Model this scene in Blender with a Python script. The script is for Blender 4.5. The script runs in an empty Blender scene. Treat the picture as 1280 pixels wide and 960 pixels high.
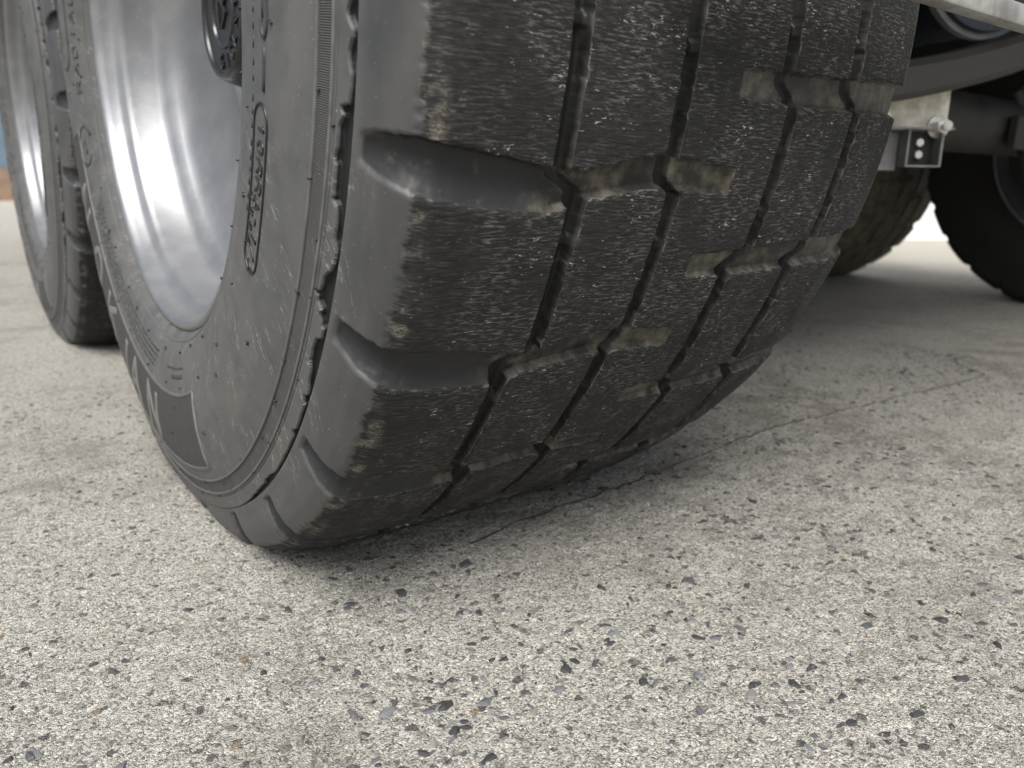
import bpy, bmesh, math, random
import numpy as np
from mathutils import Matrix, Vector, Euler

random.seed(7)
rng = np.random.default_rng(7)
C = bpy.context.scene
COL = C.collection
R = math.radians

# ------------------------------------------------------------------ camera
cam_d = bpy.data.cameras.new("camera")
cam = bpy.data.objects.new("camera", cam_d)
COL.objects.link(cam)
CAM_R = Vector((0.80655025, -0.5910512, 0.01162634))
CAM_D = Vector((-0.13584422, -0.20444225, -0.96940689))
CAM_W = Vector((0.57534602, 0.780296, -0.24518384))
CAM_P = Vector((-0.4232, -0.8523, 0.3317))
CAM_F = 961.75
mw = Matrix(((CAM_R.x, -CAM_D.x, -CAM_W.x, CAM_P.x), (CAM_R.y, -CAM_D.y, -CAM_W.y, CAM_P.y),
             (CAM_R.z, -CAM_D.z, -CAM_W.z, CAM_P.z), (0, 0, 0, 1)))
cam.matrix_world = mw
cam_d.sensor_width = 36.0
cam_d.lens = CAM_F / 1280 * 36.0
cam_d.clip_start = 0.02
cam_d.clip_end = 500
cam_d.dof.use_dof = True
cam_d.dof.focus_distance = 0.52
cam_d.dof.aperture_fstop = 8.0
C.camera = cam

# ------------------------------------------------------------------ light
SUN_EL, SUN_AZ = R(54), R(222)          # azimuth clockwise from +Y (north): light from behind the camera, left
world = bpy.data.worlds.new("World")
C.world = world
world.use_nodes = True
wn = world.node_tree.nodes
wl = world.node_tree.links
wn.clear()
wo = wn.new("ShaderNodeOutputWorld")
wb = wn.new("ShaderNodeBackground")
sk = wn.new("ShaderNodeTexSky")
sk.sky_type = 'NISHITA'
sk.sun_disc = False
sk.sun_elevation = SUN_EL
sk.sun_rotation = SUN_AZ
sk.air_density = 1.0
sk.dust_density = 3.5
sk.ozone_density = 0.6
wb.inputs[1].default_value = 0.13
hs = wn.new("ShaderNodeHueSaturation")
hs.inputs['Saturation'].default_value = 0.45
wl.new(sk.outputs[0], hs.inputs['Color'])
wl.new(hs.outputs[0], wb.inputs[0])
wl.new(wb.outputs[0], wo.inputs[0])
sun_d = bpy.data.lights.new("sun", 'SUN')
sun_d.energy = 3.0
sun_d.angle = R(34)
sun_d.color = (1.0, 0.975, 0.925)
sun = bpy.data.objects.new("sun", sun_d)
COL.objects.link(sun)
sdir = Vector((math.sin(SUN_AZ) * math.cos(SUN_EL), math.cos(SUN_AZ) * math.cos(SUN_EL), math.sin(SUN_EL)))
sun.rotation_euler = sdir.to_track_quat('Z', 'Y').to_euler()
sun.location = sdir * 20

C.view_settings.view_transform = 'Standard'
C.view_settings.look = 'None'
C.view_settings.gamma = 1.0
C.view_settings.use_curve_mapping = False
C.view_settings.exposure = 0.46


# ------------------------------------------------------------------ helpers: objects
def empty(name, loc, label, cat, group=None, rz=0.0):
    o = bpy.data.objects.new(name, None)
    COL.objects.link(o)
    o.location = loc
    o.rotation_euler = (0, 0, rz)
    o.empty_display_size = 0.05
    o['label'] = label
    o['category'] = cat
    if group:
        o['group'] = group
    return o


def link(name, me, mat, parent=None, kind=None):
    o = bpy.data.objects.new(name, me)
    COL.objects.link(o)
    if mat is not None and len(me.materials) == 0:
        me.materials.append(mat)
    if parent is not None:
        o.parent = parent
    if kind:
        o['kind'] = kind
    return o


def np_mesh(name, V, F, smooth=True, attrs=None):
    """V (n,3), F (m,4) or (m,3) int arrays; attrs {name: (n,3) or (n,)}"""
    V = np.ascontiguousarray(V, dtype=np.float32)
    F = np.ascontiguousarray(F, dtype=np.int32)
    me = bpy.data.meshes.new(name)
    k = F.shape[1]
    me.vertices.add(len(V))
    me.vertices.foreach_set("co", V.ravel())
    me.loops.add(F.size)
    me.loops.foreach_set("vertex_index", F.ravel())
    me.polygons.add(len(F))
    me.polygons.foreach_set("loop_start", np.arange(0, F.size, k, dtype=np.int32))
    if smooth:
        me.polygons.foreach_set("use_smooth", np.ones(len(F), dtype=bool))
    me.update(calc_edges=True)
    for an, av in (attrs or {}).items():
        av = np.ascontiguousarray(av, dtype=np.float32)
        if av.ndim == 2:
            at = me.attributes.new(an, 'FLOAT_VECTOR', 'POINT')
            at.data.foreach_set("vector", av.ravel())
        else:
            at = me.attributes.new(an, 'FLOAT', 'POINT')
            at.data.foreach_set("value", av.ravel())
    return me


def sub_mesh(name, V, F, attrs=None):
    """the mesh of a subset of faces, with unused vertices dropped"""
    u, inv = np.unique(F.ravel(), return_inverse=True)
    a = {k: v[u] for k, v in (attrs or {}).items()}
    return np_mesh(name, V[u], inv.reshape(F.shape), True, a)


class MB:
    """collects simple solids and links them as ONE mesh object"""
    def __init__(self):
        self.bm = bmesh.new()

    def box(self, lo, hi, bevel=0.0, rot=None, loc=None):
        lo, hi = Vector(lo), Vector(hi)
        r = bmesh.ops.create_cube(self.bm, size=1.0)
        vs = r['verts']
        bmesh.ops.scale(self.bm, vec=hi - lo, verts=vs)
        if bevel > 0:
            es = list({e for v in vs for e in v.link_edges})
            rb = bmesh.ops.bevel(self.bm, geom=es, offset=bevel, segments=2, affect='EDGES', profile=0.5)
            vs = list({v for f in rb['faces'] for v in f.verts} | {v for v in vs if v.is_valid})
        M = Matrix.Translation((lo + hi) / 2)
        if rot is not None:
            M = M @ rot
        bmesh.ops.transform(self.bm, matrix=M, verts=[v for v in vs if v.is_valid])
        return self

    def cyl(self, a, b, r1, r2=None, seg=24, caps=True):
        a, b = Vector(a), Vector(b)
        r2 = r1 if r2 is None else r2
        d = b - a
        M = Matrix.Translation((a + b) / 2) @ d.to_track_quat('Z', 'Y').to_matrix().to_4x4()
        bmesh.ops.create_cone(self.bm, cap_ends=caps, segments=seg, radius1=r1, radius2=r2, depth=d.length, matrix=M)
        return self

    def sweep(self, pts, w, h, up=Vector((0, 0, 1))):
        """rectangular section swept along pts; w across, h along up"""
        pts = [Vector(p) for p in pts]
        rings = []
        for i, p in enumerate(pts):
            t = (pts[min(i + 1, len(pts) - 1)] - pts[max(i - 1, 0)]).normalized()
            sd = t.cross(up).normalized()
            u = sd.cross(t).normalized()
            b = min(w, h) * 0.18
            prof = [(-w/2+b, -h/2), (w/2-b, -h/2), (w/2, -h/2+b), (w/2, h/2-b), (w/2-b, h/2), (-w/2+b, h/2), (-w/2, h/2-b), (-w/2, -h/2+b)]
            rings.append([self.bm.verts.new(p + sd * x + u * y) for x, y in prof])
        n = 8
        for a, b in zip(rings[:-1], rings[1:]):
            for k in range(n):
                self.bm.faces.new((a[k], a[(k+1) % n], b[(k+1) % n], b[k]))
        self.bm.faces.new(rings[0][::-1])
        self.bm.faces.new(rings[-1])
        return self

    def lathe_x(self, prof, seg=96, closed=False):
        """prof [(x, r)] turned about the X axis"""
        rings = []
        for x, r in prof:
            rings.append([self.bm.verts.new((x, r * math.sin(2*math.pi*k/seg), -r * math.cos(2*math.pi*k/seg))) for k in range(seg)])
        for a, b in zip(rings[:-1], rings[1:]):
            for k in range(seg):
                self.bm.faces.new((a[k], a[(k+1) % seg], b[(k+1) % seg], b[k]))
        if closed:
            self.bm.faces.new(rings[-1])
        return self

    def build(self, name, mat, parent=None, smooth=None, kind=None):
        bmesh.ops.recalc_face_normals(self.bm, faces=self.bm.faces)
        me = bpy.data.meshes.new(name)
        if smooth is not None:
            for f in self.bm.faces:
                f.smooth = True
            for e in self.bm.edges:
                if len(e.link_faces) == 2:
                    e.smooth = e.calc_face_angle(0) < smooth
        self.bm.to_mesh(me)
        self.bm.free()
        return link(name, me, mat, parent, kind)


def copy_tree(o, parent=None):
    c = o.copy()
    COL.objects.link(c)
    if parent is not None:
        c.parent = parent
    for ch in list(o.children):
        copy_tree(ch, c)
    return c


# ------------------------------------------------------------------ helpers: noise in numpy
def _hash(i, j, seed):
    h = (i.astype(np.int64) * 374761393 + j.astype(np.int64) * 668265263 + seed * 974634777) & 0xFFFFFFFF
    h = ((h ^ (h >> 13)) * 1274126177) & 0xFFFFFFFF
    return ((h ^ (h >> 16)) & 0xFFFF) / 65535.0


def vnoise(x, y, seed=0):
    xi, yi = np.floor(x), np.floor(y)
    fx, fy = x - xi, y - yi
    fx, fy = fx*fx*(3-2*fx), fy*fy*(3-2*fy)
    a, b = _hash(xi, yi, seed), _hash(xi+1, yi, seed)
    c, d = _hash(xi, yi+1, seed), _hash(xi+1, yi+1, seed)
    return (a*(1-fx)+b*fx)*(1-fy) + (c*(1-fx)+d*fx)*fy


def fbm(x, y, oct=3, seed=0):
    s, a, t = 0, 1.0, 0
    for o in range(oct):
        s = s + a * vnoise(x * 2**o, y * 2**o, seed + o*17)
        t += a
        a *= 0.5
    return s / t


def sstep(x, a, b):
    t = np.clip((x - a) / (b - a), 0, 1)
    return t*t*(3-2*t)


# ------------------------------------------------------------------ helpers: materials
class NT:
    def __init__(self, name):
        self.m = bpy.data.materials.new(name)
        self.m.use_nodes = True
        self.t = self.m.node_tree
        self.b = self.t.nodes['Principled BSDF']
        self.out = self.t.nodes['Material Output']

    def n(self, typ, **kw):
        nd = self.t.nodes.new(typ)
        for k, v in kw.items():
            setattr(nd, k, v)
        return nd

    def put(self, sock, v):
        if isinstance(v, bpy.types.NodeSocket):
            self.t.links.new(v, sock)
        elif v is not None:
            sock.default_value = v

    def math(self, op, a, b=None, c=None, clamp=False):
        nd = self.n('ShaderNodeMath', operation=op, use_clamp=clamp)
        for i, v in enumerate((a, b, c)):
            if v is not None:
                self.put(nd.inputs[i], v)
        return nd.outputs[0]

    def vmath(self, op, a, b=None):
        nd = self.n('ShaderNodeVectorMath', operation=op)
        self.put(nd.inputs[0], a)
        if b is not None:
            self.put(nd.inputs[1], b)
        return nd.outputs[0]

    def smooth(self, v, lo, hi, a=0.0, b=1.0):
        nd = self.n('ShaderNodeMapRange', interpolation_type='SMOOTHSTEP')
        self.put(nd.inputs[0], v)
        for i, q in enumerate((lo, hi, a, b)):
            self.put(nd.inputs[i+1], q)
        return nd.outputs[0]

    def noise(self, vec, scale=1.0, detail=3.0, rough=0.5, dist=0.0):
        nd = self.n('ShaderNodeTexNoise')
        if vec is not None:
            self.put(nd.inputs['Vector'], vec)
        nd.inputs['Scale'].default_value = scale
        nd.inputs['Detail'].default_value = detail
        nd.inputs['Roughness'].default_value = rough
        nd.inputs['Distortion'].default_value = dist
        return nd.outputs[0]

    def voro(self, vec, scale, feature='F1', rand=1.0):
        nd = self.n('ShaderNodeTexVoronoi', feature=feature)
        self.put(nd.inputs['Vector'], vec)
        nd.inputs['Scale'].default_value = scale
        nd.inputs['Randomness'].default_value = rand
        return nd

    def mix(self, f, a, b, mode='MIX'):
        nd = self.n('ShaderNodeMix', data_type='RGBA', blend_type=mode)
        self.put(nd.inputs[0], f)
        self.put(nd.inputs[6], a)
        self.put(nd.inputs[7], b)
        return nd.outputs[2]

    def ramp(self, v, stops, interp='LINEAR'):
        nd = self.n('ShaderNodeValToRGB')
        cr = nd.color_ramp
        cr.interpolation = interp
        while len(cr.elements) < len(stops):
            cr.elements.new(0.5)
        for e, (p, c) in zip(cr.elements, stops):
            e.position = p
            e.color = (*c, 1) if len(c) == 3 else c
        self.put(nd.inputs[0], v)
        return nd.outputs[0]

    def sep(self, v):
        nd = self.n('ShaderNodeSeparateXYZ')
        self.put(nd.inputs[0], v)
        return nd.outputs

    def comb(self, x, y, z=0.0):
        nd = self.n('ShaderNodeCombineXYZ')
        for i, v in enumerate((x, y, z)):
            self.put(nd.inputs[i], v)
        return nd.outputs[0]

    def attr(self, name):
        return self.n('ShaderNodeAttribute', attribute_name=name)

    def obj(self):
        return self.n('ShaderNodeTexCoord').outputs['Object']

    def bump(self, h, strength, dist, prev=None):
        nd = self.n('ShaderNodeBump')
        nd.inputs['Strength'].default_value = strength
        nd.inputs['Distance'].default_value = dist
        self.put(nd.inputs['Height'], h)
        if prev is not None:
            self.put(nd.inputs['Normal'], prev)
        return nd.outputs[0]

    def set(self, **kw):
        names = dict(color='Base Color', rough='Roughness', metal='Metallic', normal='Normal', spec='Specular IOR Level', coat='Coat Weight')
        for k, v in kw.items():
            if k == 'color' and isinstance(v, tuple) and len(v) == 3:
                v = (*v, 1)
            self.put(self.b.inputs[names[k]], v)
        return self.m


# ---- rubber, driven by tuv = (s across the section, a along the circumference, depth below the tread) in metres
def mat_rubber(name):
    t = NT(name)
    at = t.attr('tuv')
    s, a, h = t.sep(at.outputs['Vector'])
    big = t.noise(t.comb(t.math('MULTIPLY', s, 30), t.math('MULTIPLY', a, 30), 1.0), 1.0, 4, 0.6)
    fine = t.noise(t.comb(t.math('MULTIPLY', s, 900), t.math('MULTIPLY', a, 900), 2.0), 1.0, 2, 0.6)
    edge_n = t.noise(t.comb(t.math('MULTIPLY', s, 60), t.math('MULTIPLY', a, 260), 5.0), 1.0, 4, 0.65)
    edge_l = t.noise(t.comb(3.0, t.math('MULTIPLY', a, 28), 5.0), 1.0, 3, 0.6)
    sw = t.math('ADD', s, t.math('MULTIPLY', t.math('SUBTRACT', edge_n, 0.5), 0.012))
    sw = t.math('ADD', sw, t.math('MULTIPLY', t.math('SUBTRACT', edge_l, 0.5), 0.012))
    worn_in = t.smooth(sw, -0.2290, -0.2255)
    worn_out = t.smooth(s, 0.232, 0.226)
    top = t.smooth(h, 0.0028, 0.0016)
    worn = t.math('MULTIPLY', t.math('MULTIPLY', worn_in, worn_out), top)
    # tan chafe just inside the worn edge
    ch = t.math('MULTIPLY', t.smooth(sw, -0.2300, -0.2265), t.smooth(sw, -0.2100, -0.2215))
    chn = t.noise(t.comb(t.math('MULTIPLY', s, 40), t.math('MULTIPLY', a, 55), 8.0), 1.0, 3, 0.6)
    chf = t.noise(t.comb(t.math('MULTIPLY', s, 500), t.math('MULTIPLY', a, 900), 8.0), 1.0, 3, 0.7)
    ch = t.math('MULTIPLY', t.math('MULTIPLY', ch, t.smooth(chn, 0.49, 0.62)), t.smooth(chf, 0.36, 0.62, 0.03, 0.50))
    ch = t.math('MULTIPLY', ch, top)
    # axial scuff streaks and pale flecks
    st = t.noise(t.comb(t.math('MULTIPLY', s, 70), t.math('MULTIPLY', a, 850), 3.0), 1.0, 4, 0.65)
    st2 = t.noise(t.comb(t.math('MULTIPLY', s, 120), t.math('MULTIPLY', a, 700), 4.0), 1.0, 4, 0.66, 0.3)
    fl = t.noise(t.comb(t.math('MULTIPLY', s, 200), t.math('MULTIPLY', a, 640), 6.0), 1.0, 2, 0.6, 0.6)
    fld = t.noise(t.comb(t.math('MULTIPLY', s, 45), t.math('MULTIPLY', a, 45), 7.0), 1.0, 3, 0.6)
    fthr = t.smooth(fld, 0.38, 0.70, 0.730, 0.590)
    inner = t.smooth(s, -0.215, -0.165)
    fmask = t.math('MULTIPLY', t.smooth(fl, fthr, t.math('ADD', fthr, 0.06)), t.smooth(inner, 0, 1, 0.20, 0.80))
    streak_amt = t.math('MULTIPLY', t.smooth(st, 0.52, 0.72), t.smooth(inner, 0, 1, 0.6, 0.25))
    st2m = t.math('MULTIPLY', t.smooth(st2, 0.48, 0.66), t.smooth(inner, 0, 1, 0.25, 0.95))
    worn_c = t.mix(t.math('MULTIPLY', big, 0.8), (0.0135, 0.0135, 0.0134, 1), (0.028, 0.0278, 0.0272, 1))
    worn_c = t.mix(streak_amt, worn_c, (0.115, 0.112, 0.105, 1))
    pat = t.noise(t.comb(t.math('MULTIPLY', s, 26), t.math('MULTIPLY', a, 26), 17.0), 1.0, 3, 0.6)
    st2m = t.math('MULTIPLY', st2m, t.smooth(pat, 0.36, 0.62, 0.12, 1.0))
    worn_c = t.mix(st2m, worn_c, (0.125, 0.121, 0.112, 1))
    worn_c = t.mix(fmask, worn_c, (0.36, 0.352, 0.33, 1))
    # unworn skin: shoulder and sidewall, dusty
    side = t.smooth(s, -0.262, -0.285)
    skin = t.mix(big, (0.036, 0.0368, 0.038, 1), (0.064, 0.065, 0.066, 1))
    sdust = t.noise(t.comb(t.math('MULTIPLY', s, 22), t.math('MULTIPLY', a, 9), 9.0), 1.0, 4, 0.6)
    skin = t.mix(t.math('MULTIPLY', t.smooth(sdust, 0.42, 0.7), 0.30), skin, (0.118, 0.112, 0.100, 1))
    sidec = t.mix(big, (0.070, 0.0712, 0.072, 1), (0.096, 0.0970, 0.0965, 1))
    sidec = t.mix(t.math('MULTIPLY', t.smooth(sdust, 0.45, 0.72), 0.55), sidec, (0.118, 0.113, 0.101, 1))
    sidec = t.mix(t.math('MULTIPLY', t.smooth(big, 0.52, 0.30), 0.4), sidec, (0.050, 0.0505, 0.051, 1))
    skin = t.mix(side, skin, sidec)
    spk = t.noise(t.comb(t.math('MULTIPLY', s, 420), t.math('MULTIPLY', a, 420), 11.0), 1.0, 1, 0.5)
    skin = t.mix(t.math('MULTIPLY', t.smooth(spk, 0.73, 0.77), 0.5), skin, (0.36, 0.35, 0.32, 1))
    # hairline pale scratches running down the sidewall
    al, ac = t.math('ADD', s, a), t.math('SUBTRACT', a, s)
    wv = t.noise(t.comb(t.math('MULTIPLY', al, 15), t.math('MULTIPLY', ac, 80), 21.0), 1.0, 3, 0.6, 0.2)
    ln = t.math('ABSOLUTE', t.math('SUBTRACT', wv, 0.5))
    lm = t.noise(t.comb(t.math('MULTIPLY', s, 26), t.math('MULTIPLY', a, 26), 31.0), 1.0, 2, 0.5)
    scr = t.math('MULTIPLY', t.smooth(ln, 0.0085, 0.0030), t.smooth(lm, 0.49, 0.56))
    scr = t.math('MULTIPLY', scr, t.smooth(s, -0.245, -0.27))
    scr = t.math('MULTIPLY', scr, t.smooth(a, -0.72, -0.62))
    skin = t.mix(t.math('MULTIPLY', scr, 0.62), skin, (0.36, 0.35, 0.31, 1))
    # serrated band between the two ridges
    band = t.math('MULTIPLY', t.smooth(s, -0.3096, -0.3088), t.smooth(s, -0.2978, -0.2986))
    ser = t.math('SINE', t.math('MULTIPLY', a, 2 * math.pi / 0.0015))
    skin = t.mix(t.math('MULTIPLY', band, t.smooth(ser, -0.2, 0.7, 0.75, 0.0)), skin, (0.020, 0.020, 0.0205, 1))
    # grooves: tan dust here and there; deep shadow put into the near-black floors
    gd = t.noise(t.comb(t.math('MULTIPLY', s, 55), t.math('MULTIPLY', a, 55), 13.0), 1.0, 4, 0.65)
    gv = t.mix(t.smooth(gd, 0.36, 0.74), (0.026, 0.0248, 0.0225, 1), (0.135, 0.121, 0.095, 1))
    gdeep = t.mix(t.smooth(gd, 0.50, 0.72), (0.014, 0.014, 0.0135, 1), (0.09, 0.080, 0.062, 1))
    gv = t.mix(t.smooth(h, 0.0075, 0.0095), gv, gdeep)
    skg = t.mix(t.smooth(gd, 0.58, 0.80), (0.028, 0.0285, 0.0295, 1), (0.105, 0.094, 0.074, 1))
    gv = t.mix(t.smooth(s, -0.128, -0.165), gv, skg)
    circ = t.attr('circ').outputs['Fac']
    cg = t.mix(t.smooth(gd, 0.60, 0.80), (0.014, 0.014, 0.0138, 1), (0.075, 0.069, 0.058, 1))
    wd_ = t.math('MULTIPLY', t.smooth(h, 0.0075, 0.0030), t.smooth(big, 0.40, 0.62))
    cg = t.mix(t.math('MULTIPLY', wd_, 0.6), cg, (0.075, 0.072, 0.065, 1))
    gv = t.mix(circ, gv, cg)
    col = t.mix(worn, skin, worn_c)
    col = t.mix(ch, col, (0.31, 0.28, 0.225, 1))
    isg = t.smooth(h, 0.0014, 0.0032)
    ing = t.math('MULTIPLY', isg, t.smooth(s, -0.2765, -0.2745))
    col = t.mix(ing, col, gv)
    # the torn gap beside the shoulder
    gap = t.math('MULTIPLY', t.smooth(h, 0.0008, 0.0016), t.smooth(s, -0.2772, -0.2780))
    col = t.mix(gap, col, (0.012, 0.012, 0.0125, 1))
    # bright burr along worn block edges
    burr = t.math('MULTIPLY', t.math('MULTIPLY', t.smooth(h, 0.0010, 0.0013), t.smooth(h, 0.0026, 0.0020)), t.smooth(s, -0.225, -0.215))
    bn = t.noise(t.comb(t.math('MULTIPLY', s, 60), t.math('MULTIPLY', a, 60), 15.0), 1.0, 3, 0.6)
    col = t.mix(t.math('MULTIPLY', burr, t.smooth(bn, 0.50, 0.66, 0.0, 0.6)), col, (0.20, 0.193, 0.18, 1))
    rough = t.mix(worn, t.mix(side, (0.34, 0.34, 0.34, 1), (0.50, 0.52, 0.52, 1)), (0.78, 0.78, 0.78, 1))
    rough = t.mix(t.math('MULTIPLY', big, 0.5), rough, (0.75, 0.75, 0.75, 1))
    hh = t.math('ADD', t.math('MULTIPLY', st, t.smooth(inner, 0, 1, 0.8, 0.5)), t.math('MULTIPLY', st2, t.smooth(inner, 0, 1, 0.5, 1.4)))
    hh = t.math('MULTIPLY', hh, worn)
    hh = t.math('ADD', hh, t.math('MULTIPLY', fine, 0.10))
    hh = t.math('ADD', hh, t.math('MULTIPLY', t.math('MULTIPLY', ser, band), 0.45))
    nrm = t.bump(hh, 0.7, 0.0008)
    return t.set(color=col, rough=rough, normal=nrm, spec=t.smooth(t.math('MAXIMUM', worn, ing), 0, 1, 0.40, 0.22))


def mat_simple(name, c1, c2, scale, rough=(0.5, 0.7), metal=0.0, bump=0.0, bscale=None, dist=0.001, spec=0.5):
    t = NT(name)
    o = t.obj()
    n1 = t.noise(o, scale, 5, 0.6)
    n2 = t.noise(o, bscale or scale * 6, 3, 0.6)
    col = t.mix(t.smooth(n1, 0.3, 0.7), (*c1, 1), (*c2, 1))
    ro = t.smooth(n1, 0.3, 0.7, rough[0], rough[1])
    kw = {}
    if bump > 0:
        kw['normal'] = t.bump(n2, bump, dist)
    return t.set(color=col, rough=ro, metal=metal, spec=spec, **kw)


RUB = mat_rubber("tyre_rubber")
RUBP = mat_simple("raised_rubber", (0.080, 0.080, 0.077), (0.120, 0.118, 0.113), 90, (0.5, 0.65), bump=0.25, bscale=900, dist=0.0004)
RUBL = mat_simple("letter_rubber", (0.125, 0.122, 0.114), (0.165, 0.160, 0.149), 60, (0.5, 0.65), bump=0.2, bscale=900, dist=0.0003)
RUBD = mat_simple("panel_rubber", (0.028, 0.028, 0.029), (0.042, 0.0418, 0.0415), 70, (0.55, 0.7), bump=0.4, bscale=1500, dist=0.0004)
RUBK = mat_simple("black_rubber", (0.008, 0.008, 0.008), (0.014, 0.014, 0.014), 60, (0.45, 0.6))
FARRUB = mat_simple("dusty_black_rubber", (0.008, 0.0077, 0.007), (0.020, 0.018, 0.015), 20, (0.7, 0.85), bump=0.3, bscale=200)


def mat_alu():
    t = NT("silver_wheel_paint")
    o = t.obj()
    n1 = t.noise(o, 25, 4, 0.6)
    n2 = t.noise(o, 260, 2, 0.5)
    n3 = t.noise(o, 9, 3, 0.6)
    x = t.sep(o)[0]
    col = t.mix(t.smooth(n1, 0.35, 0.7), (0.235, 0.242, 0.257, 1), (0.285, 0.29, 0.298, 1))
    dirt = t.math('MULTIPLY', t.smooth(n2, 0.66, 0.74), 0.7)
    col = t.mix(dirt, col, (0.42, 0.36, 0.27, 1))
    col = t.mix(t.math('MULTIPLY', t.smooth(n3, 0.52, 0.75), 0.14), col, (0.30, 0.29, 0.26, 1))
    ro = t.smooth(n1, 0.3, 0.7, 0.40, 0.46)
    return t.set(color=col, rough=ro, metal=0.72, normal=t.bump(n2, 0.05, 0.0005))


ALU = mat_alu()
BLACKP = mat_simple("black_hub_plastic", (0.014, 0.0145, 0.016), (0.022, 0.0225, 0.024), 40, (0.25, 0.38))
HUBLET = mat_simple("black_hub_lettering", (0.020, 0.020, 0.021), (0.03, 0.03, 0.03), 40, (0.2, 0.3))
STEELK = mat_simple("black_chassis_paint", (0.006, 0.006, 0.006), (0.013, 0.0125, 0.012), 18, (0.5, 0.7), bump=0.15)
STEELA = mat_simple("worn_arm_paint", (0.026, 0.0235, 0.020), (0.040, 0.036, 0.030), 14, (0.5, 0.65), bump=0.1)
STEELB = mat_simple("dusty_axle_steel", (0.012, 0.011, 0.010), (0.030, 0.027, 0.023), 15, (0.5, 0.7), bump=0.2)
ZINC = mat_simple("sunlit_zinc", (0.52, 0.48, 0.37), (0.92, 0.89, 0.78), 48, (0.35, 0.5), metal=0.0, bump=0.3, bscale=60, dist=0.002)  # albedo raised to carry the sunlight the shaded bracket lacks
BOLTM = mat_simple("bolt_zinc", (0.55, 0.54, 0.50), (0.72, 0.71, 0.68), 60, (0.25, 0.35), metal=0.7)
GALV = mat_simple("galvanised_rail", (0.19, 0.185, 0.175), (0.40, 0.395, 0.375), 34, (0.45, 0.6), metal=0.3, bump=0.2, bscale=120)
CHAMB = mat_simple("dark_blue_paint", (0.012, 0.018, 0.026), (0.02, 0.03, 0.042), 30, (0.25, 0.4))
GREYR = mat_simple("grey_ring", (0.20, 0.20, 0.20), (0.30, 0.30, 0.30), 30, (0.4, 0.5), metal=0.3)
DECKM = mat_simple("trailer_deck_wood", (0.08, 0.065, 0.05), (0.14, 0.115, 0.085), 12, (0.7, 0.85))
WALLW = mat_simple("white_render", (0.74, 0.74, 0.72), (0.82, 0.82, 0.80), 3, (0.8, 0.9), bump=0.2, bscale=40)
BLUEW = mat_simple("blue_cladding", (0.10, 0.15, 0.20), (0.14, 0.20, 0.26), 2, (0.5, 0.6))
BROWNW = mat_simple("brown_plinth", (0.20, 0.13, 0.09), (0.27, 0.19, 0.13), 4, (0.8, 0.9))


# ------------------------------------------------------------------ ground
GROUND_LOC = None


def ground_height(x, y):
    near = np.exp(-((x - 0.1)**2 + (y + 0.4)**2) / 1.2)
    g = (fbm(x*55, y*55, 3, 3) - 0.5) * 0.0026 + (fbm(x*230, y*230, 2, 9) - 0.5) * 0.0030
    g += (fbm(x*6, y*6, 2, 21) - 0.5) * 0.004
    return g * near


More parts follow.
